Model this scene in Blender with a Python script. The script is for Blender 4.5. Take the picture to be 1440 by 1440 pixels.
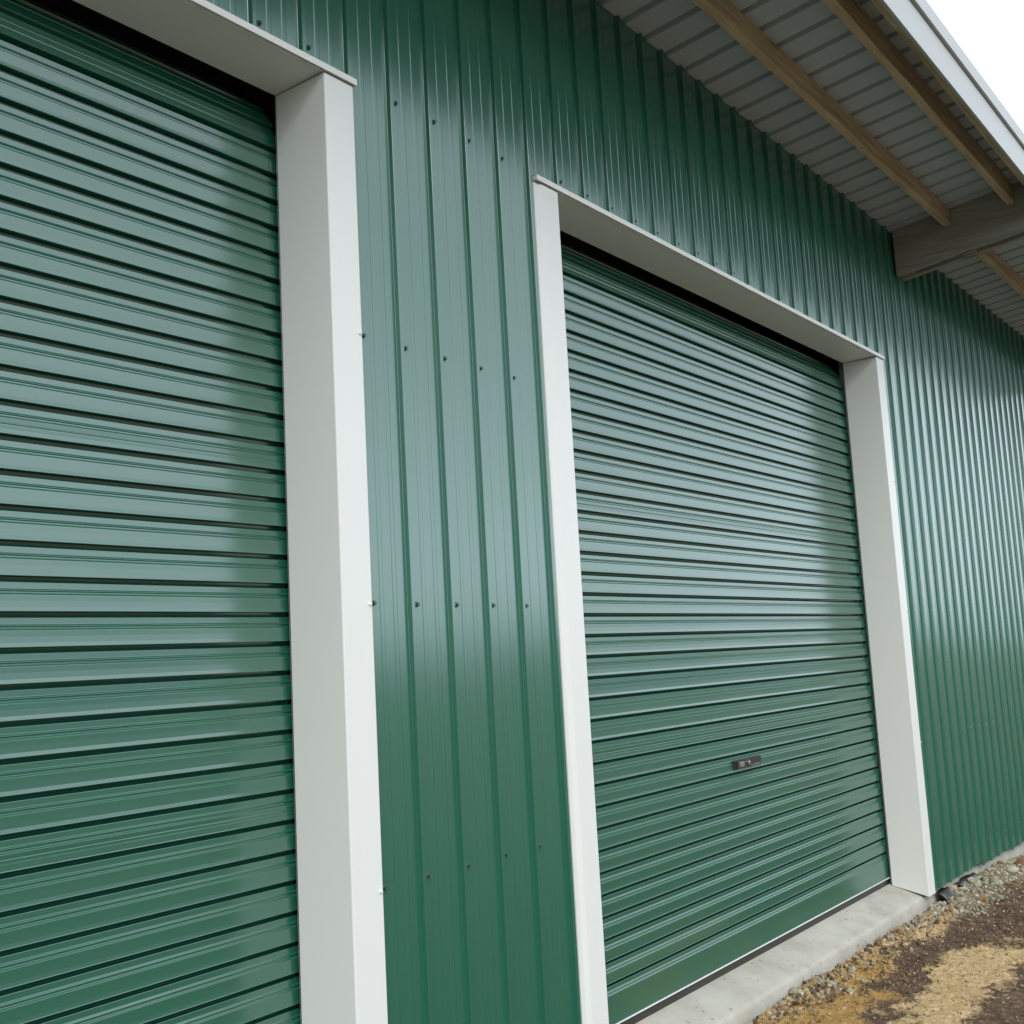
import bpy, math, random
import numpy as np
from mathutils import Vector, Matrix
random.seed(7); rng = np.random.default_rng(7)
sc = bpy.context.scene
for o in list(bpy.data.objects): bpy.data.objects.remove(o)

# ---------------------------------------------------------------- camera
CZ = 1.534
cd = bpy.data.cameras.new('camera'); cam = bpy.data.objects.new('camera', cd); sc.collection.objects.link(cam)
yaw, pit, rol = math.radians(53.1935), math.radians(7.51808), math.radians(-3.11271)
F = Vector((math.sin(yaw)*math.cos(pit), math.cos(yaw)*math.cos(pit), math.sin(pit)))
R = Vector((math.cos(yaw), -math.sin(yaw), 0)); U = R.cross(F)
c_, s_ = math.cos(rol), math.sin(rol)
R2 = R*c_+U*s_; U2 = U*c_-R*s_
m = Matrix((R2, U2, -F)).transposed().to_4x4(); m.translation = (0, 0, CZ)
cam.matrix_world = m
cd.sensor_width = 36; cd.lens = 36*1600.4/1440; cd.clip_start = 0.05; cd.clip_end = 2000
sc.camera = cam
sc.render.resolution_x = sc.render.resolution_y = 1024
sc.view_settings.view_transform = 'Standard'; sc.view_settings.look = 'None'
sc.view_settings.gamma = 1; sc.view_settings.use_curve_mapping = False
sc.view_settings.exposure = 0.5

# ---------------------------------------------------------------- world: overcast sky over a Nishita sky
w = bpy.data.worlds.new('World'); sc.world = w; w.use_nodes = True
nt = w.node_tree; nt.nodes.clear()
N = nt.nodes.new; L = nt.links.new
out = N('ShaderNodeOutputWorld'); bg = N('ShaderNodeBackground'); bg.inputs['Strength'].default_value = 0.12
sky = N('ShaderNodeTexSky'); sky.sky_type = 'NISHITA'; sky.sun_disc = False
sky.sun_elevation = math.radians(44); sky.sun_rotation = math.radians(222)
tc = N('ShaderNodeTexCoord'); mp = N('ShaderNodeMapping'); mp.inputs['Scale'].default_value = (.8, .8, 1.6); mp.inputs['Location'].default_value = (0.0, .3, 0)
no = N('ShaderNodeTexNoise'); no.inputs['Scale'].default_value = 2.2; no.inputs['Detail'].default_value = 7; no.inputs['Roughness'].default_value = .55
cr = N('ShaderNodeValToRGB'); cr.color_ramp.elements[0].position = .3; cr.color_ramp.elements[0].color = (5.0, 5.6, 6.1, 1)
cr.color_ramp.elements[1].position = .72; cr.color_ramp.elements[1].color = (12.6, 14.3, 15.9, 1)
mx = N('ShaderNodeMix'); mx.data_type = 'RGBA'; mx.inputs['Factor'].default_value = .93
L(tc.outputs['Generated'], mp.inputs['Vector']); L(mp.outputs[0], no.inputs['Vector']); L(no.outputs['Fac'], cr.inputs['Fac'])
L(sky.outputs[0], mx.inputs[6]); L(cr.outputs[0], mx.inputs[7]); L(mx.outputs[2], bg.inputs['Color']); L(bg.outputs[0], out.inputs['Surface'])

sd = bpy.data.lights.new('sun', 'SUN'); sd.energy = 1.4; sd.angle = math.radians(40); sd.color = (1, .96, .9)
so = bpy.data.objects.new('sun', sd); sc.collection.objects.link(so)
az, el = math.radians(222), math.radians(44)
sdir = Vector((math.sin(az)*math.cos(el), math.cos(az)*math.cos(el), math.sin(el)))
so.rotation_euler = sdir.to_track_quat('Z', 'Y').to_euler()

# ---------------------------------------------------------------- materials
def mat(name):
    m = bpy.data.materials.new(name); m.use_nodes = True
    b = m.node_tree.nodes['Principled BSDF']
    return m, m.node_tree, b
def node(t, typ, **kw):
    n = t.nodes.new(typ)
    for k, v in kw.items():
        if hasattr(n, k): setattr(n, k, v)
        else: n.inputs[k].default_value = v
    return n
def paint(name, col, rough, spec, stretch=(1, 1, 1), bump=.15, bscale=3.0, dirt=.12, dist=.004, ior=1.5):
    m, t, b = mat(name)
    b.inputs['Roughness'].default_value = rough
    b.inputs['IOR'].default_value = ior
    b.inputs['Specular IOR Level'].default_value = spec
    tc = node(t, 'ShaderNodeTexCoord'); mp = node(t, 'ShaderNodeMapping'); mp.inputs['Scale'].default_value = stretch
    t.links.new(tc.outputs['Object'], mp.inputs['Vector'])
    n1 = node(t, 'ShaderNodeTexNoise', Scale=bscale, Detail=2.0)
    t.links.new(mp.outputs[0], n1.inputs['Vector'])
    n2 = node(t, 'ShaderNodeTexNoise', Scale=320.0, Detail=1.0)
    t.links.new(tc.outputs['Object'], n2.inputs['Vector'])
    b1 = node(t, 'ShaderNodeBump', Strength=bump, Distance=dist*4)
    t.links.new(n1.outputs['Fac'], b1.inputs['Height'])
    b2 = node(t, 'ShaderNodeBump', Strength=.05, Distance=.0006)
    t.links.new(n2.outputs['Fac'], b2.inputs['Height']); t.links.new(b1.outputs[0], b2.inputs['Normal'])
    t.links.new(b2.outputs[0], b.inputs['Normal'])
    # dust film: colour and gloss vary slowly
    n3 = node(t, 'ShaderNodeTexNoise', Scale=1.3, Detail=5.0); t.links.new(mp.outputs[0], n3.inputs['Vector'])
    r = node(t, 'ShaderNodeMapRange'); r.inputs['To Min'].default_value = rough*.85; r.inputs['To Max'].default_value = rough*1.2
    t.links.new(n3.outputs['Fac'], r.inputs['Value']); t.links.new(r.outputs[0], b.inputs['Roughness'])
    mx = node(t, 'ShaderNodeMix', data_type='RGBA'); mx.inputs[6].default_value = (*col, 1)
    d = [c*(1-dirt)+g*dirt for c, g in zip(col, (.22, .19, .14))]
    mx.inputs[7].default_value = (*d, 1)
    t.links.new(n3.outputs['Fac'], mx.inputs['Factor']); t.links.new(mx.outputs[2], b.inputs['Base Color'])
    return m
GREEN = (.014, .120, .074)
M_wall = paint('green_cladding', GREEN, .19, .5, (1, 1, .12), .10, 5.0, .03, ior=2.15)
M_door = paint('green_door_steel', (.011, .106, .064), .22, .5, (.12, 1, 1), .10, 5.0, .03, ior=2.15)
M_white = paint('cream_flashing', (.76, .755, .715), .38, .5, (1, 1, .2), .10, 3.0, .04)
M_gscrew = paint('green_screw', (.03, .09, .065), .3, .5, bump=0)
M_roof = paint('zincalume_underside', (.43, .49, .545), .6, .4, (1, .2, 1), .1, 4.0, .08)
M_fascia = paint('grey_white_fascia', (.43, .44, .43), .38, .5, (.2, 1, 1), .1, 3.0, .03)
M_rail = paint('galvanised_rail', (.42, .43, .45), .4, .5, bump=0)
M_rail.node_tree.nodes['Principled BSDF'].inputs['Metallic'].default_value = .8
M_black = paint('black_plastic', (.012, .012, .013), .35, .5, bump=.1)
M_dark = paint('interior_shade', (.02, .02, .02), .9, .1, bump=0)  # near-black colour stands in for the shade inside the shed
M_chrome = paint('lock_metal', (.75, .75, .76), .2, .5, bump=0); M_chrome.node_tree.nodes['Principled BSDF'].inputs['Metallic'].default_value = 1
M_alu = paint('weather_strip_aluminium', (.8, .82, .82), .35, .5, bump=0)

def wood(name, axis, c1, c2, grey=0.0):
    m, t, b = mat(name); b.inputs['Roughness'].default_value = .8; b.inputs['Specular IOR Level'].default_value = .2
    tc = node(t, 'ShaderNodeTexCoord'); mp = node(t, 'ShaderNodeMapping')
    s = [14, 14, 14]; s[axis] = .9; mp.inputs['Scale'].default_value = s
    t.links.new(tc.outputs['Object'], mp.inputs['Vector'])
    n = node(t, 'ShaderNodeTexNoise', Scale=2.2, Detail=6.0, Roughness=.6, Distortion=.6); t.links.new(mp.outputs[0], n.inputs['Vector'])
    # knots
    mk = node(t, 'ShaderNodeMapping'); sk = [9, 9, 9]; sk[axis] = 2.2; mk.inputs['Scale'].default_value = sk
    t.links.new(tc.outputs['Object'], mk.inputs['Vector'])
    v = node(t, 'ShaderNodeTexVoronoi', Scale=.9); t.links.new(mk.outputs[0], v.inputs['Vector'])
    kr = node(t, 'ShaderNodeMapRange'); kr.inputs['From Min'].default_value = .08; kr.inputs['From Max'].default_value = .22
    t.links.new(v.outputs['Distance'], kr.inputs['Value'])
    r = node(t, 'ShaderNodeValToRGB'); e = r.color_ramp.elements
    e[0].position = .3; e[0].color = (*c1, 1); e[1].position = .68; e[1].color = (*c2, 1)
    t.links.new(n.outputs['Fac'], r.inputs['Fac'])
    mx = node(t, 'ShaderNodeMix', data_type='RGBA'); mx.inputs[6].default_value = (c1[0]*.35, c1[1]*.3, c1[2]*.3, 1)
    t.links.new(kr.outputs[0], mx.inputs['Factor']); t.links.new(r.outputs[0], mx.inputs[7]); t.links.new(mx.outputs[2], b.inputs['Base Color'])
    bp = node(t, 'ShaderNodeBump', Strength=.5, Distance=.003); t.links.new(n.outputs['Fac'], bp.inputs['Height']); t.links.new(bp.outputs[0], b.inputs['Normal'])
    return m
M_purlin = wood('pine_purlin', 0, (.34, .25, .17), (.64, .49, .335))
M_beam = wood('treated_beam', 1, (.22, .21, .19), (.38, .365, .32))

def rocky(name, cols, scale, bump=.6, rough=.9, dist=.01):
    m, t, b = mat(name); b.inputs['Roughness'].default_value = rough; b.inputs['Specular IOR Level'].default_value = .25
    tc = node(t, 'ShaderNodeTexCoord')
    n = node(t, 'ShaderNodeTexNoise', Scale=scale, Detail=8.0, Roughness=.65); t.links.new(tc.outputs['Object'], n.inputs['Vector'])
    r = node(t, 'ShaderNodeValToRGB'); e = r.color_ramp.elements
    while len(e) < len(cols): e.new(.5)
    for i, c in enumerate(cols): e[i].position = .28+.44*i/(len(cols)-1); e[i].color = (*c, 1)
    t.links.new(n.outputs['Fac'], r.inputs['Fac']); t.links.new(r.outputs[0], b.inputs['Base Color'])
    n2 = node(t, 'ShaderNodeTexNoise', Scale=scale*7, Detail=6.0); t.links.new(tc.outputs['Object'], n2.inputs['Vector'])
    bp = node(t, 'ShaderNodeBump', Strength=bump, Distance=dist); t.links.new(n2.outputs['Fac'], bp.inputs['Height']); t.links.new(bp.outputs[0], b.inputs['Normal'])
    return m, t, b, r
M_conc, t, b, r = rocky('concrete', [(.33, .31, .26), (.42, .40, .345), (.49, .47, .41)], 4.5, .5, .9, .004)
# rust flecks and pits
tc = node(t, 'ShaderNodeTexCoord'); v = node(t, 'ShaderNodeTexNoise', Scale=38.0, Detail=3.0); t.links.new(tc.outputs['Object'], v.inputs['Vector'])
mr = node(t, 'ShaderNodeMapRange'); mr.inputs['From Min'].default_value = .66; mr.inputs['From Max'].default_value = .74; t.links.new(v.outputs['Fac'], mr.inputs['Value'])
mx = node(t, 'ShaderNodeMix', data_type='RGBA'); mx.inputs[7].default_value = (.20, .15, .10, 1)
t.links.new(mr.outputs[0], mx.inputs['Factor']); t.links.new(r.outputs[0], mx.inputs[6]); t.links.new(mx.outputs[2], b.inputs['Base Color'])
STONES = [rocky('stone_grey', [(.15, .132, .09), (.29, .26, .185), (.41, .375, .28)], 14, .5)[0],
          rocky('stone_brown', [(.13, .075, .04), (.26, .155, .075), (.36, .25, .14)], 14, .5)[0],
          rocky('stone_pale', [(.28, .25, .18), (.43, .39, .29), (.54, .50, .40)], 14, .5)[0]]

# ---------------------------------------------------------------- helpers
def link(o, parent=None):
    sc.collection.objects.link(o)
    if parent is not None: o.parent = parent
    return o
def meshobj(name, verts, faces, m, parent=None, smooth=False, origin=None):
    if origin is not None: verts = [(v[0]-origin[0], v[1]-origin[1], v[2]-origin[2]) for v in verts]
    me = bpy.data.meshes.new(name); me.from_pydata([tuple(v) for v in verts], [], faces); me.update()
    me.materials.append(m)
    if smooth: me.polygons.foreach_set('use_smooth', [True]*len(me.polygons))
    o = bpy.data.objects.new(name, me); link(o, parent)
    if origin is not None: o.location = origin
    return o
class MB:
    def __init__(s): s.v = []; s.f = []
    def add(s, v, f):
        n = len(s.v); s.v += v; s.f += [tuple(i+n for i in q) for q in f]
    def box(s, x0, x1, y0, y1, z0, z1, sk=lambda y: 0):
        v = [(x, y, z+sk(y)) for x in (x0, x1) for y in (y0, y1) for z in (z0, z1)]
        s.add(v, [(0, 1, 3, 2), (4, 6, 7, 5), (0, 4, 5, 1), (2, 3, 7, 6), (0, 2, 6, 4), (1, 5, 7, 3)])
    def cyl(s, p, d, r, h, n=10, r2=None):
        d = Vector(d).normalized(); q = d.to_track_quat('Z', 'Y'); p = Vector(p); r2 = r if r2 is None else r2
        v = [tuple(p+q@Vector((r*math.cos(a), r*math.sin(a), 0))) for a in [2*math.pi*i/n for i in range(n)]]
        v += [tuple(p+q@Vector((r2*math.cos(a), r2*math.sin(a), h))) for a in [2*math.pi*i/n for i in range(n)]]
        s.add(v, [(i, (i+1) % n, n+(i+1) % n, n+i) for i in range(n)]+[tuple(range(n))[::-1], tuple(range(n, 2*n))])
    def obj(s, name, m, parent=None, smooth=False, origin=None, bevel=0):
        o = meshobj(name, s.v, s.f, m, parent, smooth, origin)
        if bevel:
            b = o.modifiers.new('bevel', 'BEVEL'); b.width = bevel; b.segments = 2; b.limit_method = 'ANGLE'
        return o
def strip_x(prof, x0, x1):
    """profile [(y,z)] swept along x"""
    n = len(prof); v = [(x0, y, z) for y, z in prof]+[(x1, y, z) for y, z in prof]
    return v, [(i, i+1, n+i+1, n+i) for i in range(n-1)]
def strip_z(prof, z0, z1):
    n = len(prof); v = [(x, y, z0) for x, y in prof]+[(x, y, z1) for x, y in prof]
    return v, [(i, n+i, n+i+1, i+1) for i in range(n-1)]
def tag(o, **k):
    for a, b in k.items(): o[a] = b
    return o

YW = 2.360                      # plane of the cladding pans
YF = 2.3405                      # plane of the flashings' flanges (over the ribs)
RX = 2.593                      # left base of one rib
P = .19
Lz = lambda z: z+CZ             # heights measured from the eye
Z_HEAD = Lz(1.806); Z_LIP = Lz(1.827)
LD = (-1.25, 2.299); MD = (3.537, 7.084)     # clear openings in x
XMIN, XMAX = -2.4, 14.1
roofz = lambda y: Lz(2.806)+.12*(2.36-y)     # underside of the roof pans
Y_OUT = 1.335

shed = bpy.data.objects.new('shed', None); link(shed)
tag(shed, label='green ribbed metal shed with cream trimmed roller doors and open timber eaves', category='shed')

# ---------------------------------------------------------------- cladding
def rib_profile():
    """one pitch, x from rib's left base; returns (dx, out) with rolled corners"""
    p = [(0, 0), (.0012, .0008), (.0038, .0145), (.0048, .0157), (.0180, .0157), (.0190, .0145), (.0225, .0008), (.0240, 0)]
    for c in (.078, .136):
        p += [(c-.010, 0), (c-.0072, .0014), (c+.0072, .0014), (c+.010, 0)]
    return p
base_prof = rib_profile()
screw_mb = MB()
screw_mb.cyl((0, 0, 0), (0, -1, 0), .0088, .002, 12); screw_mb.cyl((0, -.002, 0), (0, -1, 0), .0072, .0016, 12, .0055); screw_mb.cyl((0, -.0036, 0), (0, -1, 0), .0056, .0075, 6)
screw0 = screw_mb.obj('screw', M_gscrew, shed)
screw_me = screw0.data; white_me = screw_me.copy(); white_me.materials[0] = M_white
bpy.data.objects.remove(screw0)
def add_screw(x, y, z, parent, me=screw_me):
    o = bpy.data.objects.new('screw', me); link(o, parent)
    o.matrix_parent_inverse = Matrix(); o.location = (x-parent.location.x, y-parent.location.y, z-parent.location.z)
    o.rotation_euler = (0, random.uniform(0, 6.28), 0)
    return o
def openings(x):
    return any(a-.03 < x < b+.03 for a, b in (LD, MD))
rows = [Lz(1.838), Lz(1.010), Lz(.195), Lz(-.62), Lz(-1.40)]
x_first = RX + 2*P + .0005      # lap of the sheet seen left of the middle door
k0 = int(math.floor((XMIN-x_first)/(4*P)))
nsheet = 0
for k in range(k0, k0+23):
    xs = x_first+k*4*P
    if xs > XMAX: break
    bend = random.uniform(-.0008, .0008)
    pr_ = []
    for j in range(4):
        pr_ += [(xs+j*P+dx, YW-o_) for dx, o_ in base_prof]
    # the over-lapping side: covers the next sheet's first rib
    pr_ += [(xs+4*P+dx-.0006, YW-o_-.0012) for dx, o_ in base_prof[:8]]
    # splits at the openings' edges
    cuts = [LD[0]-.03, LD[1]+.03, MD[0]-.03, MD[1]+.03]
    full = []
    for a, b in zip(pr_[:-1], pr_[1:]):
        full.append(a)
        for c in cuts:
            if a[0] < c < b[0]:
                tt = (c-a[0])/(b[0]-a[0]); full.append((c, a[1]+(b[1]-a[1])*tt))
    full.append(pr_[-1])
    zb = .012 if xs < 7.6 else (-.012 if xs < 8.3 else (-.03 if xs < 9.2 else -.045))
    v, f = [], []
    ztop = roofz(YW)-.001
    levels = lambda z0: [z0, ztop]
    for a, b in zip(full[:-1], full[1:]):
        z0 = Z_LIP-.02 if openings((a[0]+b[0])/2) else zb
        n = len(v); v += [(a[0], a[1], z0), (b[0], b[1], z0), (b[0], b[1], ztop), (a[0], a[1], ztop)]; f.append((n, n+1, n+2, n+3))
    o = meshobj('cladding_sheet', v, f, M_wall, shed, origin=(xs, YW, 0))
    nsheet += 1
    for j in range(4):
        x = xs+j*P+.0405
        if x < -1.0 or x > 11.2: continue
        for r_i, z in enumerate(rows):
            if openings(x):
                if r_i > 0 or x < 3.42 and x > 3.3: continue
                z = Lz(1.868)
            if LD[1] < x < LD[1]+.14 or MD[0]-.17 < x < MD[0] or MD[1] < x < MD[1]+.14:
                if r_i == 0 and x > 7: z = Lz(1.868)
                elif not (r_i and x > 3.38 and x < 3.395): continue
            add_screw(x+random.uniform(-.002, .002), YW, z+random.uniform(-.0025, .0025), o)

# shed shell: side and rear walls, dark inside
mb = MB()
for xa, xb, ya, yb in ((XMIN, XMIN+.08, 2.43, 8.08), (XMAX-.08, XMAX, 2.43, 8.08), (XMIN+.081, XMAX-.081, 8.0, 8.08)):
    v = [(x, y, z) for x in (xa, xb) for y in (ya, yb) for z in (-.1, roofz(y)+.012)]
    mb.add(v, [(0, 1, 3, 2), (4, 6, 7, 5), (0, 4, 5, 1), (2, 3, 7, 6), (0, 2, 6, 4), (1, 5, 7, 3)])
mb.obj('shell_wall', M_wall, shed)
# solid dark backing added behind the cladding so no light leaks round the doors
mb = MB()
for a, b in ((XMIN, LD[0]-.03), (LD[1]+.03, MD[0]-.03), (MD[1]+.03, XMAX)): mb.box(a, b, 2.375, 2.43, .02, roofz(2.43)-.01)
mb.box(LD[0]-.03, LD[1]+.03, 2.375, 2.43, Z_LIP, roofz(2.43)-.012); mb.box(MD[0]-.03, MD[1]+.03, 2.375, 2.43, Z_LIP, roofz(2.43)-.012)
mb.obj('wall_backing', M_dark, shed)

# ---------------------------------------------------------------- opening surrounds
YJ = 2.548                      # inner edge of the jambs
SILL = lambda y: .009+(y-2.39)*.30 if y > 2.39 else .009
def jamb(xo, side, zb_out):
    """side +1: jamb on the right of its opening (faces left); folded cream flashing"""
    s = side
    zt = Z_HEAD-.004
    wfl = .122 if s > 0 else .150
    if s > 0:
        pr_ = [(xo+.002, YJ+.012), (xo, YJ+.010), (xo, YF+.003), (xo+.0012, YF+.0008), (xo+.0035, YF), (xo+wfl-.003, YF), (xo+wfl, YF+.002), (xo+wfl+.001, YF+.014)]
    else:
        pr_ = [(xo, YJ+.012), (xo, YF+.003), (xo-.0012, YF+.0008), (xo-.0035, YF), (xo-wfl+.046, YF), (xo-wfl+.043, YF+.0008), (xo-wfl+.022, YF+.0075), (xo-wfl+.020, YF+.0078), (xo-wfl+.002, YF+.0070), (xo-wfl, YF+.009), (xo-wfl-.001, YF+.016)]
    v, f = [], []
    n = len(pr_)
    for x, y in pr_: v.append((x, y, max(SILL(y)+.002, zb_out)))
    for x, y in pr_: v.append((x, y, zt))
    f = [(i, i+1, n+i+1, n+i) for i in range(n-1)]
    o = meshobj('jamb_flashing', v, f, M_white, shed, origin=(xo, YF, 0))
    sm = o.modifiers.new('thickness', 'SOLIDIFY'); sm.thickness = .0012; sm.offset = 0
    return o
j1 = jamb(LD[1], 1, .005); j2 = jamb(MD[0], -1, .005); j3 = jamb(MD[1], 1, .005); j4 = jamb(LD[0], -1, .005)
for j, x in ((j1, LD[1]+.1150), (j3, MD[1]+.1130)):
    for z in (Lz(1.008), Lz(.191), Lz(-.622)):
        add_screw(x-.004, YF-.0002, z, j, white_me).scale = (.75, .6, .75)
for z in (Lz(.150), Lz(-.62)): pass

def header(x0, x1):
    # soffit, front drip lip and upstand behind the cladding
    yl = YF-.010
    pr_ = [(YJ+.014, Z_HEAD+.02), (YJ+.012, Z_HEAD), (yl+.012, Z_HEAD+.002), (yl+.0115, Z_HEAD+.007), (yl+.002, Z_HEAD+.007), (yl+.0015, Z_HEAD+.001), (yl+.0005, Z_HEAD), (yl, Z_HEAD+.001), (yl, Z_LIP-.001), (yl+.001, Z_LIP), (YW+.012, Z_LIP+.003), (YW+.013, Z_LIP+.05)]
    v, f = strip_x(pr_, x0, x1)
    o = meshobj('header_flashing', v, f, M_white, shed, origin=(x0, yl, Z_HEAD))
    sm = o.modifiers.new('thickness', 'SOLIDIFY'); sm.thickness = .0014; sm.offset = 0
    mb = MB()
    for xe in (x0, x1): mb.box(xe-.0008, xe+.0008, yl+.0012, YW+.004, Z_HEAD+.001, Z_LIP-.0015)
    mb.obj('header_end_cap', M_white, shed)
    return o
header(LD[0]-.155, LD[1]+.130); header(MD[0]-.150, MD[1]+.133)

# ---------------------------------------------------------------- roller doors
YD = 2.585; SP = .0856; G0 = Lz(1.447)
def slat_profile(kind='plain'):
    t = SP
    p = [(.0170, -22), (.0090, -14), (.0020, -3.0), (-.0002, -1.2), (-.0004, -.3), (.0006, .3), (.0146, .4), (.0156, .9), (.0190, 4.1), (.0200, 4.4), (.0208, 3.8), (.0218, 1.9), (.0226, 1.6), (.0258, 1.6), (.0266, 2.1), (.0302, 6.0), (.0312, 6.4)]
    if kind == 'plain':
        p += [(.045, 6.5), (.060, 6.9), (.0685, 7.8), (.0699, 8.2)]
    else:
        p += [(.042, 5.6), (.0432, 6.6), (.0446, 7.0), (.0470, 5.9), (.0510, 5.9), (.0522, 7.0), (.0560, 7.3), (.0563, 6.2), (.0566, 7.4), (.068, 7.8), (.0699, 8.2)]
    p += [(.0707, 7.7), (.0710, 5.5), (.0716, -17), (.1000, -25)]
    return p
def slat_mesh(kind, x0, x1):
    pr_ = [(-o*.001, -t) for t, o in slat_profile(kind)]
    v, f = strip_x(pr_, x0, x1)
    me = bpy.data.meshes.new('slat'); me.from_pydata(v, [], f); me.update(); me.materials.append(M_door)
    return me
def roller_door(x0, x1, lab, phase, seams, handle=False):
    xa, xb = x0-.022, x1+.022
    rad = .26; drum_y, drum_z = YD+rad, G0+phase+.006+2*SP
    mb = MB(); mb.cyl((x0-.1, drum_y, drum_z), (1, 0, 0), rad-.03, x1-x0+.2, 36)
    mb.box(x0-.09, x1+.09, YD+.024, YD+.027, .03, drum_z-.01)  # added dark sheet behind the slats: blocks light, keeps the slots black
    door = mb.obj('roller_door', M_dark, shed, origin=(x0, YD, 0))
    tag(door, label=lab)
    plain = slat_mesh('plain', 0, xb-xa); seam = slat_mesh('seam', 0, xb-xa)
    n = 0
    z = G0+phase+.006
    while z-SP > .19:
        o = bpy.data.objects.new('slat', seam if n in seams else plain); link(o, door)
        o.location = (xa-x0, 0, z); z -= SP; n += 1
    zlast = z
    # top slats follow the roll backwards
    ztop = G0+phase+.006
    k = 1; zz = ztop
    while k < 3:
        o = bpy.data.objects.new('slat', plain); link(o, door); zz += SP; o.location = (xa-x0, 0, zz); k += 1
    a0 = 0
    for i in range(9):
        a = (i+1)*SP/rad
        o = bpy.data.objects.new('slat', seam if i == 0 else plain); link(o, door)
        # top end of this slat on the arc
        yy = (drum_y-YD)-rad*math.cos(a); z2 = zz+rad*math.sin(a)
        yb = (drum_y-YD)-rad*math.cos(a-SP/rad); zb2 = zz+rad*math.sin(a-SP/rad)
        ang = math.atan2(yy-yb, z2-zb2)
        o.location = (xa-x0, yy, z2); o.rotation_euler = (-ang, 0, 0)
    # bottom panel: band, double bead, tall plain face
    zb = SILL(YD)+.034
    pr_ = [(-o*.001, zlast-t) for t, o in slat_profile('plain') if t < .0315 and o > -1]
    pr_ += [(-.0058, zlast-.05), (-.0064, zb+.03), (-.0074, zb+.006), (-.004, zb+.0055), (.016, zb+.0055)]
    v, f = strip_x(pr_, xa-x0, xb-x0); meshobj('bottom_panel', v, f, M_door, door)
    mb = MB(); mb.box(xa-x0, xb-x0, -.0125, .014, zb, zb+.004); mb.obj('bottom_strip', M_alu, door, bevel=.001)
    mb = MB(); mb.box(xa-x0+.01, xb-x0-.01, -.004, .02, SILL(YD)-.006, zb-.0045); mb.obj('rubber_seal', M_black, door)
    for xg, s in ((x0, 1), (x1, -1)):
        mb = MB()
        xi = xg-x0
        # channel: web behind the jamb, two legs embracing the curtain ends
        mb.box(min(xi-s*.045, xi-s*.0015), max(xi-s*.045, xi-s*.0015), -.0215, -.0185, SILL(YD)+.004, Z_HEAD+.2)
        mb.box(min(xi-s*.045, xi-s*.042), max(xi-s*.045, xi-s*.042), -.0184, .02, SILL(YD)+.004, Z_HEAD+.2)
        mb.obj('guide_rail', M_rail, door)
    if handle:
        hx, hz = 5.215-x0, Lz(-.553)
        hb = MB(); Lh, hh = .150, .023; hx += .062
        pts = [(Lh-hh+hh*math.cos(a), hh*math.sin(a)) for a in [math.pi/2-math.pi*i/10 for i in range(11)]]+[(-Lh, -hh), (-Lh-.004, -hh+.005), (-Lh-.004, hh-.005), (-Lh, hh)]
        n = len(pts)
        def ring(sc_, y): return [(hx+x*(1-(1-sc_)*.25), y, hz+z*sc_) for x, z in pts]
        v = ring(1, -.005)+ring(1, -.014)+ring(.88, -.017)
        hb.add(v, [(i, (i+1) % n, n+(i+1) % n, n+i) for i in range(n)]+[(n+i, n+(i+1) % n, 2*n+(i+1) % n, 2*n+i) for i in range(n)]+[tuple(range(2*n, 3*n))])
        hb.box(hx-.146, hx-.005, -.028, -.0171, hz-.018, hz+.018)
        # raised grip lip sweeping from the lock body round the scoop
        m_ = 14; gv = []
        for i in range(m_+1):
            u = i/m_; gx = hx+.137*u; gz = hz-.018+.004*math.sin(u*3.1)+.030*max(0, u-.72)**1.5*3; w_ = .010-.004*u
            gv += [(gx, -.0171, gz-.004), (gx, -.0171-.014*math.sin(math.pi*(.25+.75*u)), gz-.002), (gx, -.0171-.012*math.sin(math.pi*(.25+.75*u)), gz+w_*.6), (gx, -.0171, gz+w_)]
        hb.add(gv, [(4*i+q, 4*i+4+q, 4*i+4+(q+1) % 4, 4*i+(q+1) % 4) for i in range(m_) for q in range(4)])
        hb.obj('handle', M_black, door)
        lb = MB(); lb.box(hx-.128, hx-.075, -.0305, -.0282, hz-.011, hz+.011); lb.cyl((hx-.028, -.0282, hz+.002), (0, -1, 0), .011, .008, 16)
        lb.obj('lock_plate', M_chrome, door, bevel=.0008)
    return door
roller_door(LD[0], LD[1], 'green roller door at left edge, cropped, without a visible handle', 0.0, (9, 21, 33))
roller_door(MD[0], MD[1], 'green roller door with black lock handle', -.0, (9, 21, 33), True)

# ---------------------------------------------------------------- roof, purlins, beams, fascia
pitch = math.atan(.12)
k = 0; x = XMIN-.3+.055
rx0 = 2.62-26*.19+.012
for k in range(23):
    xs = rx0+k*.76
    if xs > XMAX+.2: break
    prof = []
    for j in range(4):
        b_ = xs+j*P
        # seen from below the ribs are recesses 48 mm wide
        prof += [(b_, 0), (b_+.005, .027), (b_+.040, .027), (b_+.045, 0), (b_+.086, 0), (b_+.091, .001), (b_+.098, .001), (b_+.103, 0), (b_+.134, 0), (b_+.139, .001), (b_+.146, .001), (b_+.151, 0)]
    prof += [(xs+4*P-.0005, -.001), (xs+4*P+.0055, .025)]
    ys = (Y_OUT, 8.2)
    n = len(prof); v = []
    for y in ys: v += [(x_, y, roofz(y)+h) for x_, h in prof]
    f = [(i, n+i, n+i+1, i+1) for i in range(n-1)]
    o = meshobj('roof_sheet', v, f, M_roof, shed, origin=(xs, Y_OUT, roofz(Y_OUT)))
    sm = o.modifiers.new('thickness', 'SOLIDIFY'); sm.thickness = .0015; sm.offset = 0
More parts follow.
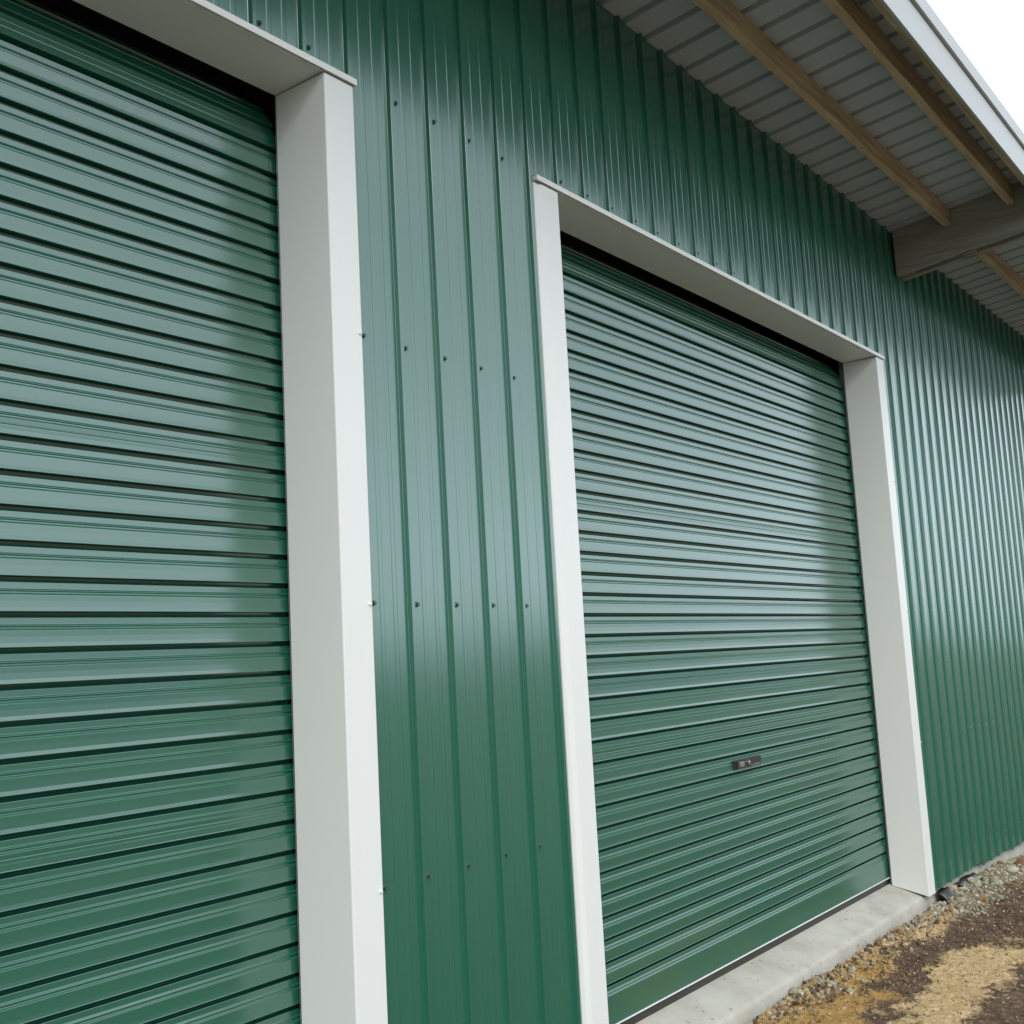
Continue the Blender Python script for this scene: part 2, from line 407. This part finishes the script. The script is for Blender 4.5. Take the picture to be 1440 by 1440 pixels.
# foam closure above the wall, keeps ribs dark
BEAMS = [(2.68-.0, 2.845), (7.68, 7.845), (12.68, 12.845)]
segs = []
edges = [XMIN]+[e for b in BEAMS for e in b]+[XMAX]
for i in range(0, len(edges), 2): segs.append((edges[i]+.001, edges[i+1]-.001))
for (ya, zb) in ((1.955, Lz(2.738)), (1.548, Lz(2.772))):
    for a, b in segs:
        h = zb-roofz(ya)
        mb = MB()
        nseg = 10; v = []
        # slightly bowed and twisted sawn timber
        prev = None
        amp = random.uniform(-.004, .004)
        for i in range(nseg+1):
            u = i/nseg; xx = a+(b-a)*u; dy = amp*math.sin(u*3.1)+random.uniform(-.0012, .0012); dz = random.uniform(-.0015, .0015)
            zt = lambda y: roofz(y)-.001
            v += [(xx, ya+dy, zb+dz), (xx, ya+.045+dy, zb+dz-.0005), (xx, ya+.045+dy, zt(ya+.045)), (xx, ya+dy, zt(ya))]
        f = []
        for i in range(nseg):
            q = 4*i
            for j in range(4): f.append((q+j, q+4+j, q+4+(j+1) % 4, q+(j+1) % 4))
        f += [(0, 1, 2, 3), (4*nseg+3, 4*nseg+2, 4*nseg+1, 4*nseg)]
        o = meshobj('purlin', v, f, M_purlin, shed, origin=(a, ya, zb))
        bv = o.modifiers.new('bevel', 'BEVEL'); bv.width = .002; bv.segments = 1
for (a, b) in BEAMS:
    y1_, y0_ = 2.344, 1.41
    bz = lambda y: Lz(2.484)+.115*(2.36-y)
    emp = None
    for (xa, xb) in ((a, a+.045), (b-.045, b)):
        v = [(x_, y, z_) for x_ in (xa, xb) for y, z_ in ((y0_, bz(y0_)), (y0_, roofz(y0_)-.002), (y1_, bz(y1_)), (y1_, roofz(y1_)-.002))]
        f = [(0, 1, 3, 2), (4, 6, 7, 5), (0, 4, 5, 1), (2, 3, 7, 6), (0, 2, 6, 4), (1, 5, 7, 3)]
        o = meshobj('rafter_board', v, f, M_beam, shed, origin=(xa, y1_, bz(y1_)))
        bv = o.modifiers.new('bevel', 'BEVEL'); bv.width = .003; bv.segments = 2
    for yy in (1.88, 1.45, 2.30):
        mb = MB(); mb.box(a+.0455, b-.0455, yy-.045, yy+.045, bz(yy)+.012, roofz(yy)-.03); mb.obj('spacer_block', M_beam, shed)
# fascia board and steel fascia with capping
mb = MB(); mb.box(XMIN, XMAX, 1.362, 1.405, Lz(2.722), roofz(1.36)-.003); mb.obj('fascia_board', M_purlin, shed)
pr_ = [(1.3595, Lz(2.700)), (1.3595, Lz(2.687)), (1.346, Lz(2.686)), (1.345, Lz(2.687)), (1.345, Lz(2.862)), (1.3455, Lz(2.866)), (1.353, Lz(2.868)), (1.353, Lz(2.874)), (1.330, Lz(2.876)), (1.329, Lz(2.878)), (1.329, Lz(2.958)), (1.331, Lz(2.960)), (1.48, Lz(2.950))]
v, f = strip_x(pr_, XMIN, XMAX); o = meshobj('fascia_flashing', v, f, M_fascia, shed, origin=(XMIN, 1.345, Lz(2.8)))
sm = o.modifiers.new('thickness', 'SOLIDIFY'); sm.thickness = .0012; sm.offset = 0

# ---------------------------------------------------------------- slab
def slab():
    # cross-section varies: sloping rebated sill at doors; swept in x with small irregularities on the front arris
    xs = list(np.arange(XMIN, XMAX+.01, .05)); v = []; f = []
    nz = np.convolve(rng.normal(0, 1, len(xs)+8), np.ones(5)/5, 'same')[:len(xs)]
    for i, x in enumerate(xs):
        d = nz[i]*.002
        chip = -.012 if rng.random() < .06 else 0
        door = (LD[0]-.05 < x < LD[1]+.06) or (MD[0]-.1 < x < MD[1]+.09)
        fy = 2.372 if door else 2.392
        t0 = .067 if door else .05
        if door: prof = [(8.0, .067), (2.62, .067), (2.585, .0668), (2.47, .035), (2.400, .0125), (2.389, .0085), (2.381+d, .001), (fy+.004+d-chip*.5, -.008+d+chip), (fy+.005+d, -.05), (fy+.004, -.14), (fy+.01, -.4)]
        else: prof = [(8.0, .05), (2.62, .05), (2.585, .048), (2.47, .03), (2.425, -.004), (2.415, -.008), (2.408, -.010), (fy+.008+d-chip*.5, -.02+chip), (fy+d, -.05), (fy+.003+d, -.14), (fy+.01, -.4)]
        v += [(x, y, z) for y, z in prof]
    n = 11
    for i in range(len(xs)-1):
        for j in range(n-1): f.append((i*n+j, i*n+j+1, (i+1)*n+j+1, (i+1)*n+j))
    o = meshobj('concrete_slab', v, f, M_conc, None, True); o['kind'] = 'structure'
    return o
slab()

# ---------------------------------------------------------------- ground
def vnoise(x, y, s, seed):
    r = np.random.default_rng(seed); T = r.random((256, 256))
    x = x*s+31.7; y = y*s+17.3
    xi = np.floor(x).astype(int); yi = np.floor(y).astype(int); fx = x-xi; fy = y-yi
    fx = fx*fx*(3-2*fx); fy = fy*fy*(3-2*fy)
    g = lambda a, b: T[a & 255, b & 255]
    return (g(xi, yi)*(1-fx)+g(xi+1, yi)*fx)*(1-fy)+(g(xi, yi+1)*(1-fx)+g(xi+1, yi+1)*fx)*fy
def fbm(x, y, s, seed, o=4):
    a = 0; w_ = .5; tot = 0
    for i in range(o): a = a+w_*vnoise(x, y, s*2**i, seed+i); tot += w_; w_ *= .5
    return a/tot
def sst(a, b, x):
    t_ = np.clip((x-a)/(b-a), 0, 1); return t_*t_*(3-2*t_)
def height(x, y):
    h = -.085-.035*sst(6.8, 9.5, x)*1.0-.05*sst(8.5, 10.5, x)
    h = h+.030*np.exp(-((x-5.2)/.9)**2-((y-2.37)/.16)**2)                # spill along the slab
    h = h+.035*np.exp(-((x-8.2)/.9)**2-((y-2.33)/.22)**2)
    h = h+.02*np.exp(-((x-6.5)/.45)**2-((y-2.3)/.2)**2)
    near = np.exp(-((x-7)/6)**2-((y-1.5)/3)**2)
    h = h+(.035*(fbm(x, y, 1.7, 3)-.5)+.022*(fbm(x, y, 6, 9)-.5)+(.018+.03*np.exp(-((y-2.3)/.12)**2))*(fbm(x, y, 22, 14, 3)-.5)+.015*(fbm(x, y, 50, 33, 2)-.5))*near
    far = (1-near)*.10*(fbm(x, y, .15, 40)-.5)
    return h+far
xs = np.concatenate([-np.geomspace(260, 1.2, 26)+3.8, np.arange(3.2, 10.6, .0125), 10.6+np.geomspace(.1, 260, 34)])
ys = np.concatenate([-np.geomspace(260, .3, 40)+.6, np.arange(.7, 2.46, .0125), [2.6, 3.5, 6, 9, 14, 30, 80, 260]])
xs = np.unique(np.round(xs, 5)); ys = np.unique(np.round(ys, 5))
X, Y = np.meshgrid(xs, ys, indexing='ij'); Z = height(X, Y)
nx, ny = X.shape
idx = np.arange(nx*ny).reshape(nx, ny)
q = np.stack([idx[:-1, :-1], idx[1:, :-1], idx[1:, 1:], idx[:-1, 1:]], -1).reshape(-1, 4)
me = bpy.data.meshes.new('ground')
me.vertices.add(nx*ny); me.vertices.foreach_set('co', np.stack([X, Y, Z], -1).reshape(-1).astype(np.float32))
me.loops.add(q.size); me.loops.foreach_set('vertex_index', q.reshape(-1).astype(np.int32))
me.polygons.add(len(q)); me.polygons.foreach_set('loop_start', np.arange(0, q.size, 4, dtype=np.int32)); me.polygons.foreach_set('loop_total', np.full(len(q), 4, dtype=np.int32))
me.update(); me.polygons.foreach_set('use_smooth', np.ones(len(q), dtype=bool))
# kind of soil: R = yellow sand, G = ochre clay, B = gravelly
wx = X+.35*(fbm(X, Y, 2.2, 51)-.5)+.34*(fbm(X, Y, 9, 61, 5)-.5); wy = Y+.26*(fbm(X, Y, 2.6, 71)-.5)+.22*(fbm(X, Y, 9, 81, 5)-.5)
def ell(cx, cy, rx, ry, rot=0):
    a = math.radians(rot); dx = wx-cx; dy = wy-cy
    u = (dx*math.cos(a)+dy*math.sin(a))/rx; v_ = (-dx*math.sin(a)+dy*math.cos(a))/ry
    return sst(1.45, .6, np.sqrt(u*u+v_*v_))
sand = np.maximum.reduce([ell(6.55, 2.36, .62, .17, 0), ell(5.98, 1.78, .62, .17, 4), ell(5.25, 1.80, .34, .09, 10), ell(6.45, 1.62, .30, .06, -8), ell(5.0, 1.66, .20, .06, 0), ell(4.9, 1.5, .25, .05, 0), ell(5.55, 1.95, .3, .05, 8)])
ochre = np.maximum.reduce([ell(5.05, 2.08, .42, .13, 8), ell(5.75, 2.25, .30, .09, 0), ell(4.7, 2.28, .5, .10, 0)])
grav = np.maximum.reduce([ell(8.3, 2.33, 1.3, .22, 0), ell(5.25, 2.36, .75, .09, 0), ell(4.3, 2.3, .5, .16, 0), ell(9.6, 2.2, 1.2, .35, 0)])
dark = np.maximum.reduce([ell(5.78, 2.03, .30, .09, 5), ell(7.3, 1.9, .75, .22, 0), ell(5.55, 1.62, .14, .03, 12), ell(4.95, 1.92, .12, .07)])
rest = sst(.40, .66, fbm(X, Y, 1.4, 91))*sst(3.8, 4.8, X)*0.0
sand = sand*(1-dark)
ca = me.color_attributes.new('soil', 'FLOAT_COLOR', 'POINT')
ca.data.foreach_set('color', np.stack([sand, ochre*(1-dark), grav, 1-np.exp(-(np.clip(np.abs(X-6.8)-3.6, 0, None)/1.2)**2-(np.clip(.9-Y, 0, None)/.8)**2)], -1).reshape(-1).astype(np.float32))
gm, t, b = mat('soil_ground'); b.inputs['Roughness'].default_value = .95; b.inputs['Specular IOR Level'].default_value = .15
at = node(t, 'ShaderNodeVertexColor'); at.layer_name = 'soil'
sp = node(t, 'ShaderNodeSeparateColor'); t.links.new(at.outputs['Color'], sp.inputs[0])
tc = node(t, 'ShaderNodeTexCoord')
def nz(scale, detail=6.0, rough=.6):
    n = node(t, 'ShaderNodeTexNoise', Scale=scale, Detail=detail, Roughness=rough); t.links.new(tc.outputs['Object'], n.inputs['Vector']); return n
def ramp(src, cols, lo=.3, hi=.7):
    r = node(t, 'ShaderNodeValToRGB'); e = r.color_ramp.elements
    while len(e) < len(cols): e.new(.5)
    for i, c in enumerate(cols): e[i].position = lo+(hi-lo)*i/(len(cols)-1); e[i].color = (*c, 1)
    t.links.new(src, r.inputs['Fac']); return r.outputs[0]
def mixc(fac, a, b_):
    mx = node(t, 'ShaderNodeMix', data_type='RGBA')
    t.links.new(fac, mx.inputs['Factor']); t.links.new(a, mx.inputs[6]); t.links.new(b_, mx.inputs[7]); return mx.outputs[2]
fine = nz(38, 9.0, .72); big = nz(5); grit = nz(160, 3.0)
brown = ramp(fine.outputs['Fac'], [(.072, .046, .031), (.15, .10, .066), (.26, .185, .125)])
sandc = ramp(fine.outputs['Fac'], [(.36, .22, .095), (.64, .45, .23), (.80, .60, .36)])
ochc = ramp(fine.outputs['Fac'], [(.24, .14, .05), (.50, .29, .09), (.56, .41, .22)])
gravc = ramp(fine.outputs['Fac'], [(.13, .105, .07), (.27, .23, .16), (.38, .33, .25)])
def edge(fac):   # break the mask with grit so borders look strewn
    a = node(t, 'ShaderNodeMath', operation='ADD'); s = node(t, 'ShaderNodeMath', operation='MULTIPLY_ADD'); s.inputs[1].default_value = 1.7; s.inputs[2].default_value = -.85
    t.links.new(fine.outputs['Fac'], s.inputs[0]); t.links.new(fac, a.inputs[0]); t.links.new(s.outputs[0], a.inputs[1])
    r = node(t, 'ShaderNodeMapRange'); r.inputs['From Min'].default_value = .22; r.inputs['From Max'].default_value = .78; t.links.new(a.outputs[0], r.inputs['Value'])
    return r.outputs[0]
br2 = ramp(nz(9, 8.0, .7).outputs['Fac'], [(.5, .44, .42), (1, 1, 1), (1.5, 1.35, 1.2)], .35, .7)
mm = node(t, 'ShaderNodeMix', data_type='RGBA', blend_type='MULTIPLY'); mm.inputs['Factor'].default_value = .8
t.links.new(brown, mm.inputs[6]); t.links.new(br2, mm.inputs[7]); brown = mm.outputs[2]
c = mixc(edge(sp.outputs[2]), brown, gravc); c = mixc(edge(sp.outputs[1]), c, ochc); c = mixc(edge(sp.outputs[0]), c, sandc)
# dark crumbs scattered over everything
vo = node(t, 'ShaderNodeTexNoise', Scale=95.0, Detail=2.0); t.links.new(tc.outputs['Object'], vo.inputs['Vector'])
mr = node(t, 'ShaderNodeMapRange'); mr.inputs['From Min'].default_value = .64; mr.inputs['From Max'].default_value = .70; t.links.new(vo.outputs['Fac'], mr.inputs['Value'])
cc = node(t, 'ShaderNodeRGB'); cc.outputs[0].default_value = (.09, .055, .035, 1)
c = mixc(mr.outputs[0], c, cc.outputs[0])
# unseen yard away from the shed: brown set for its reflection in the doors
farc = ramp(big.outputs['Fac'], [(.10, .082, .055), (.15, .122, .083), (.21, .172, .12)])
c = mixc(at.outputs['Alpha'], c, farc)
t.links.new(c, b.inputs['Base Color'])
ad = node(t, 'ShaderNodeMath', operation='MULTIPLY_ADD'); ad.inputs[1].default_value = .5
t.links.new(grit.outputs['Fac'], ad.inputs[0]); t.links.new(fine.outputs['Fac'], ad.inputs[2])
bp = node(t, 'ShaderNodeBump', Strength=1.0, Distance=.02); t.links.new(ad.outputs[0], bp.inputs['Height']); t.links.new(bp.outputs[0], b.inputs['Normal'])
me.materials.append(gm)
g = bpy.data.objects.new('ground', me); link(g); g['kind'] = 'structure'

# ---------------------------------------------------------------- stones
import bmesh
def ico(sub):
    bm = bmesh.new(); bmesh.ops.create_icosphere(bm, subdivisions=sub, radius=1)
    v = np.array([p.co[:] for p in bm.verts]); f = [[q.index for q in p.verts] for p in bm.faces]; bm.free(); return v, f
V1, F1 = ico(1); V2, F2 = ico(2)
def lump(V, seed, rough=.25):
    r = np.random.default_rng(seed); v = V.copy()
    for _ in range(5):
        d = r.normal(size=3); d /= np.linalg.norm(d); c_ = r.uniform(.55, .85)
        k_ = v@d; v = v-np.clip(k_-c_, 0, None)[:, None]*d       # facet cuts
    return v*(1+r.normal(0, rough*.15, (len(v), 1)))
hz = lambda x, y: float(height(np.array([x]), np.array([y]))[0])
def rotm(r):
    a, b_, c_ = r.uniform(0, 6.28, 3); return np.array(Matrix.Rotation(a, 3, 'X')@Matrix.Rotation(b_, 3, 'Y')@Matrix.Rotation(c_, 3, 'Z'))
def scatter(n, fn, smin, smax, name, lab_mats, seed, kind='stuff'):
    r = np.random.default_rng(seed); shapes = [lump(V1, 100+i) for i in range(12)]
    vs = []; fs = []; mi = []; base = 0; F1a = np.array(F1)
    pts = [fn(r) for _ in range(n)]; hh = height(np.array([p[0] for p in pts]), np.array([p[1] for p in pts])); rots = [rotm(r) for _ in range(60)]
    for i in range(n):
        x, y = pts[i]; s = smin*(smax/smin)**(r.random()**1.6)
        v = (shapes[r.integers(12)]*np.array([1, r.uniform(.6, 1), r.uniform(.5, .8)])*s)@rots[i % 60].T
        v += np.array([x, y, 0]); v[:, 2] += hh[i]+s*.25
        vs.append(v); fs.append(F1a+base); base += len(v); mi.append(np.full(len(F1a), r.choice(len(lab_mats), p=[.5, .2, .3])))
    v = np.concatenate(vs); f = np.concatenate(fs); mi = np.concatenate(mi)
    me = bpy.data.meshes.new(name); me.from_pydata(v.tolist(), [], f.tolist()); me.update()
    for m_ in lab_mats: me.materials.append(m_)
    me.polygons.foreach_set('material_index', mi.astype(np.int32))
    o = bpy.data.objects.new(name, me); link(o); o['kind'] = kind; return o
def near_wall(r):
    while True:
        u = r.random()
        if u < .84: x = r.uniform(7.12, 10.4); y = 2.385-abs(r.normal(0, .15))
        elif u < .87: x = r.uniform(4.2, 5.7); y = 2.365-abs(r.normal(0, .07))
        else: x = r.uniform(6.3, 7.2); y = 2.37-abs(r.normal(0, .05))
        if y < 2.36: return x, y
scatter(3000, near_wall, .006, .022, 'gravel', STONES, 5)
CLODS = [rocky('clod_clay', [(.16, .10, .05), (.32, .22, .11), (.44, .33, .19)], 20, .7)[0], rocky('clod_dark', [(.05, .035, .025), (.11, .075, .05), (.19, .14, .10)], 20, .7)[0], rocky('clod_sand', [(.30, .21, .11), (.46, .34, .19), (.55, .44, .28)], 20, .7)[0]]
def by_sill(r):
    x = r.uniform(4.1, 7.2); return x, 2.372-abs(r.normal(0, .10))
scatter(1500, by_sill, .003, .020, 'earth_clods', CLODS, 8)
def heap(r):
    if r.random() < .6: return r.uniform(4.1, 5.7), 2.365-abs(r.normal(0, .075))
    return r.uniform(5.7, 7.3), 2.355-abs(r.normal(0, .09))
scatter(420, heap, .009, .030, 'earth_clods', [CLODS[0], CLODS[1], STONES[0]], 18)
def dark_soil(r):
    a_ = r.random()*6.28; q_ = r.random()**.6
    return (7.2+.9*q_*math.cos(a_), 1.85+.28*q_*math.sin(a_)) if r.random() < .6 else (5.75+.35*q_*math.cos(a_), 2.05+.12*q_*math.sin(a_))
scatter(900, dark_soil, .003, .013, 'earth_clods', [CLODS[1], CLODS[1], CLODS[0]], 28)
def all_over(r): return r.uniform(4.0, 9.5), r.uniform(1.0, 2.36)
scatter(5200, all_over, .002, .009, 'earth_crumbs', CLODS, 6)
# big single stones (x, y, radius, material, label)
big = [(8.80, 2.22, .075, 1, 'large rounded brown rock, biggest beside the wall at the right edge'),
       (8.42, 2.20, .040, 2, 'pale flat rock in front of the big brown rock'),
       (8.62, 2.06, .040, 1, 'brown rock lowest at the right edge, nearest the dark soil'),
       (7.42, 2.27, .040, 0, 'grey stone just right of the cream jamb foot'),
       (7.98, 2.20, .044, 0, 'grey stone beneath the black plastic scrap'),
       (9.25, 2.26, .060, 0, 'grey rock touching the slab behind the big brown rock'),
       (9.7, 2.20, .055, 1, 'brown rock farthest along the wall'),
       (5.12, 2.33, .026, 2, 'pale angular stone against the concrete sill edge'),
       (5.28, 2.335, .022, 1, 'small brown stone beside the pale stone at the sill'),
       (4.93, 2.33, .024, 1, 'reddish brown stone against the sill near the bottom edge'),
       (6.42, 2.30, .030, 1, 'dark brown clod lying on the yellow sand by the sill')]
for i, (x, y, s, mi, lab) in enumerate(big):
    r = np.random.default_rng(300+i); v = (lump(V2, 400+i, .3)*np.array([1.15, .9, .72])*s)@np.array(Matrix.Rotation(r.uniform(0, 6.28), 3, 'Z')).T
    o = meshobj('rock', v.tolist(), F2, STONES[mi], None, True); o.location = (x, y, hz(x, y)+s*.35)
    tag(o, label=lab, category='rock', group='rocks along the foot of the wall')
# medium stones individually
r = np.random.default_rng(77)
shape_me = []
for i in range(8):
    v = lump(V1, 500+i, .35)*np.array([1.1, .85, .7]); m_ = bpy.data.meshes.new('stone'); m_.from_pydata(v.tolist(), [], F1); m_.update(); m_.materials.append(STONES[(0, 1, 2, 0, 2, 1, 0, 2)[i]]); shape_me.append(m_)
cols = ('grey', 'brown', 'pale', 'grey', 'pale', 'brown', 'grey', 'pale')
for i in range(48):
    k_ = int(r.integers(8)); x = r.uniform(7.3, 10.2); y = 2.34-abs(r.normal(0, .15)); s = r.uniform(.018, .036)
    o = bpy.data.objects.new('stone', shape_me[k_]); link(o); o.scale = (s, s*r.uniform(.8, 1.1), s*r.uniform(.8, 1.1)); o.rotation_euler = (0, 0, r.uniform(0, 6.28))
    o.location = (x, y, hz(x, y)+s*.4)
    tag(o, label=cols[k_]+' fist sized stone among the gravel at the foot of the right wall', category='stone', group=cols[k_]+' stones at the foot of the right wall')

# ---------------------------------------------------------------- bits beside the jamb foot
def sheet_scrap(name, x0, x1, zt, lab, seed):
    r = np.random.default_rng(seed); n1_, n2_ = 12, 7; v = []; f = []
    for i in range(n1_):
        for j in range(n2_):
            u = i/(n1_-1); w_ = j/(n2_-1)
            x = x0+(x1-x0)*u; y = 2.385-.10*w_-.012*math.sin(u*9+w_*4); z = zt-.075*w_**1.5+.012*math.sin(u*7+seed)*w_+r.normal(0, .002)
            if w_ > .5: x += .02*math.sin(w_*6+u*3)
            v.append((x, y, z))
    for i in range(n1_-1):
        for j in range(n2_-1): f.append((i*n2_+j, i*n2_+j+1, (i+1)*n2_+j+1, (i+1)*n2_+j))
    o = meshobj(name, v, f, M_black, None, True, origin=(x0, 2.38, zt)); sm = o.modifiers.new('t', 'SOLIDIFY'); sm.thickness = .0012
    tag(o, label=lab, category='plastic sheet'); return o
sheet_scrap('plastic_scrap', 7.72, 8.14, -.030, 'crumpled black plastic membrane sticking out under the wall beside the peg', 1)
sheet_scrap('plastic_scrap', 7.33, 7.55, -.018, 'small curled black plastic flap just right of the cream jamb foot', 2)
mb = MB(); mb.box(7.585, 7.66, 2.350, 2.385, -.17, -.028); o = mb.obj('timber_peg', M_purlin, None, origin=(7.62, 2.37, -.17), bevel=.002)
o.rotation_euler = (0, .06, 0); tag(o, label='short timber peg standing under the cladding between two black plastic scraps', category='peg')

# ---------------------------------------------------------------- shelter belt across the paddock (seen only as a reflection in the cladding)
M_leaf, t, b, r = rocky('foliage', [(.025, .045, .015), (.05, .085, .03), (.085, .12, .045)], .8, .3, .8, .05)
r_ = np.random.default_rng(21); vs = []; fs = []; base = 0; F1a = np.array(F1)
for i in range(260):
    u = i/259; px = -70+230*u+r_.normal(0, 1.5); py = -48+r_.normal(0, 2.5)+8*math.sin(u*7); hgt = 3.0+1.2*math.sin(u*19)+r_.normal(0, .8)
    for j in range(7):
        rad = r_.uniform(.8, 1.4); cz = .6+(hgt-1.4)*j/6
        v = V1*(1+r_.normal(0, .14, (len(V1), 1)))*np.array([rad*1.2, rad, rad])+np.array([px+r_.normal(0, .8), py+r_.normal(0, .8), cz])
        vs.append(v); fs.append(F1a+base); base += len(v)
o = meshobj('tree_belt', np.concatenate(vs).tolist(), np.concatenate(fs).tolist(), M_leaf); o['kind'] = 'stuff'

# ---------------------------------------------------------------- render
sc.render.engine = 'CYCLES'
sc.cycles.max_bounces = 8; sc.cycles.diffuse_bounces = 4; sc.cycles.glossy_bounces = 4
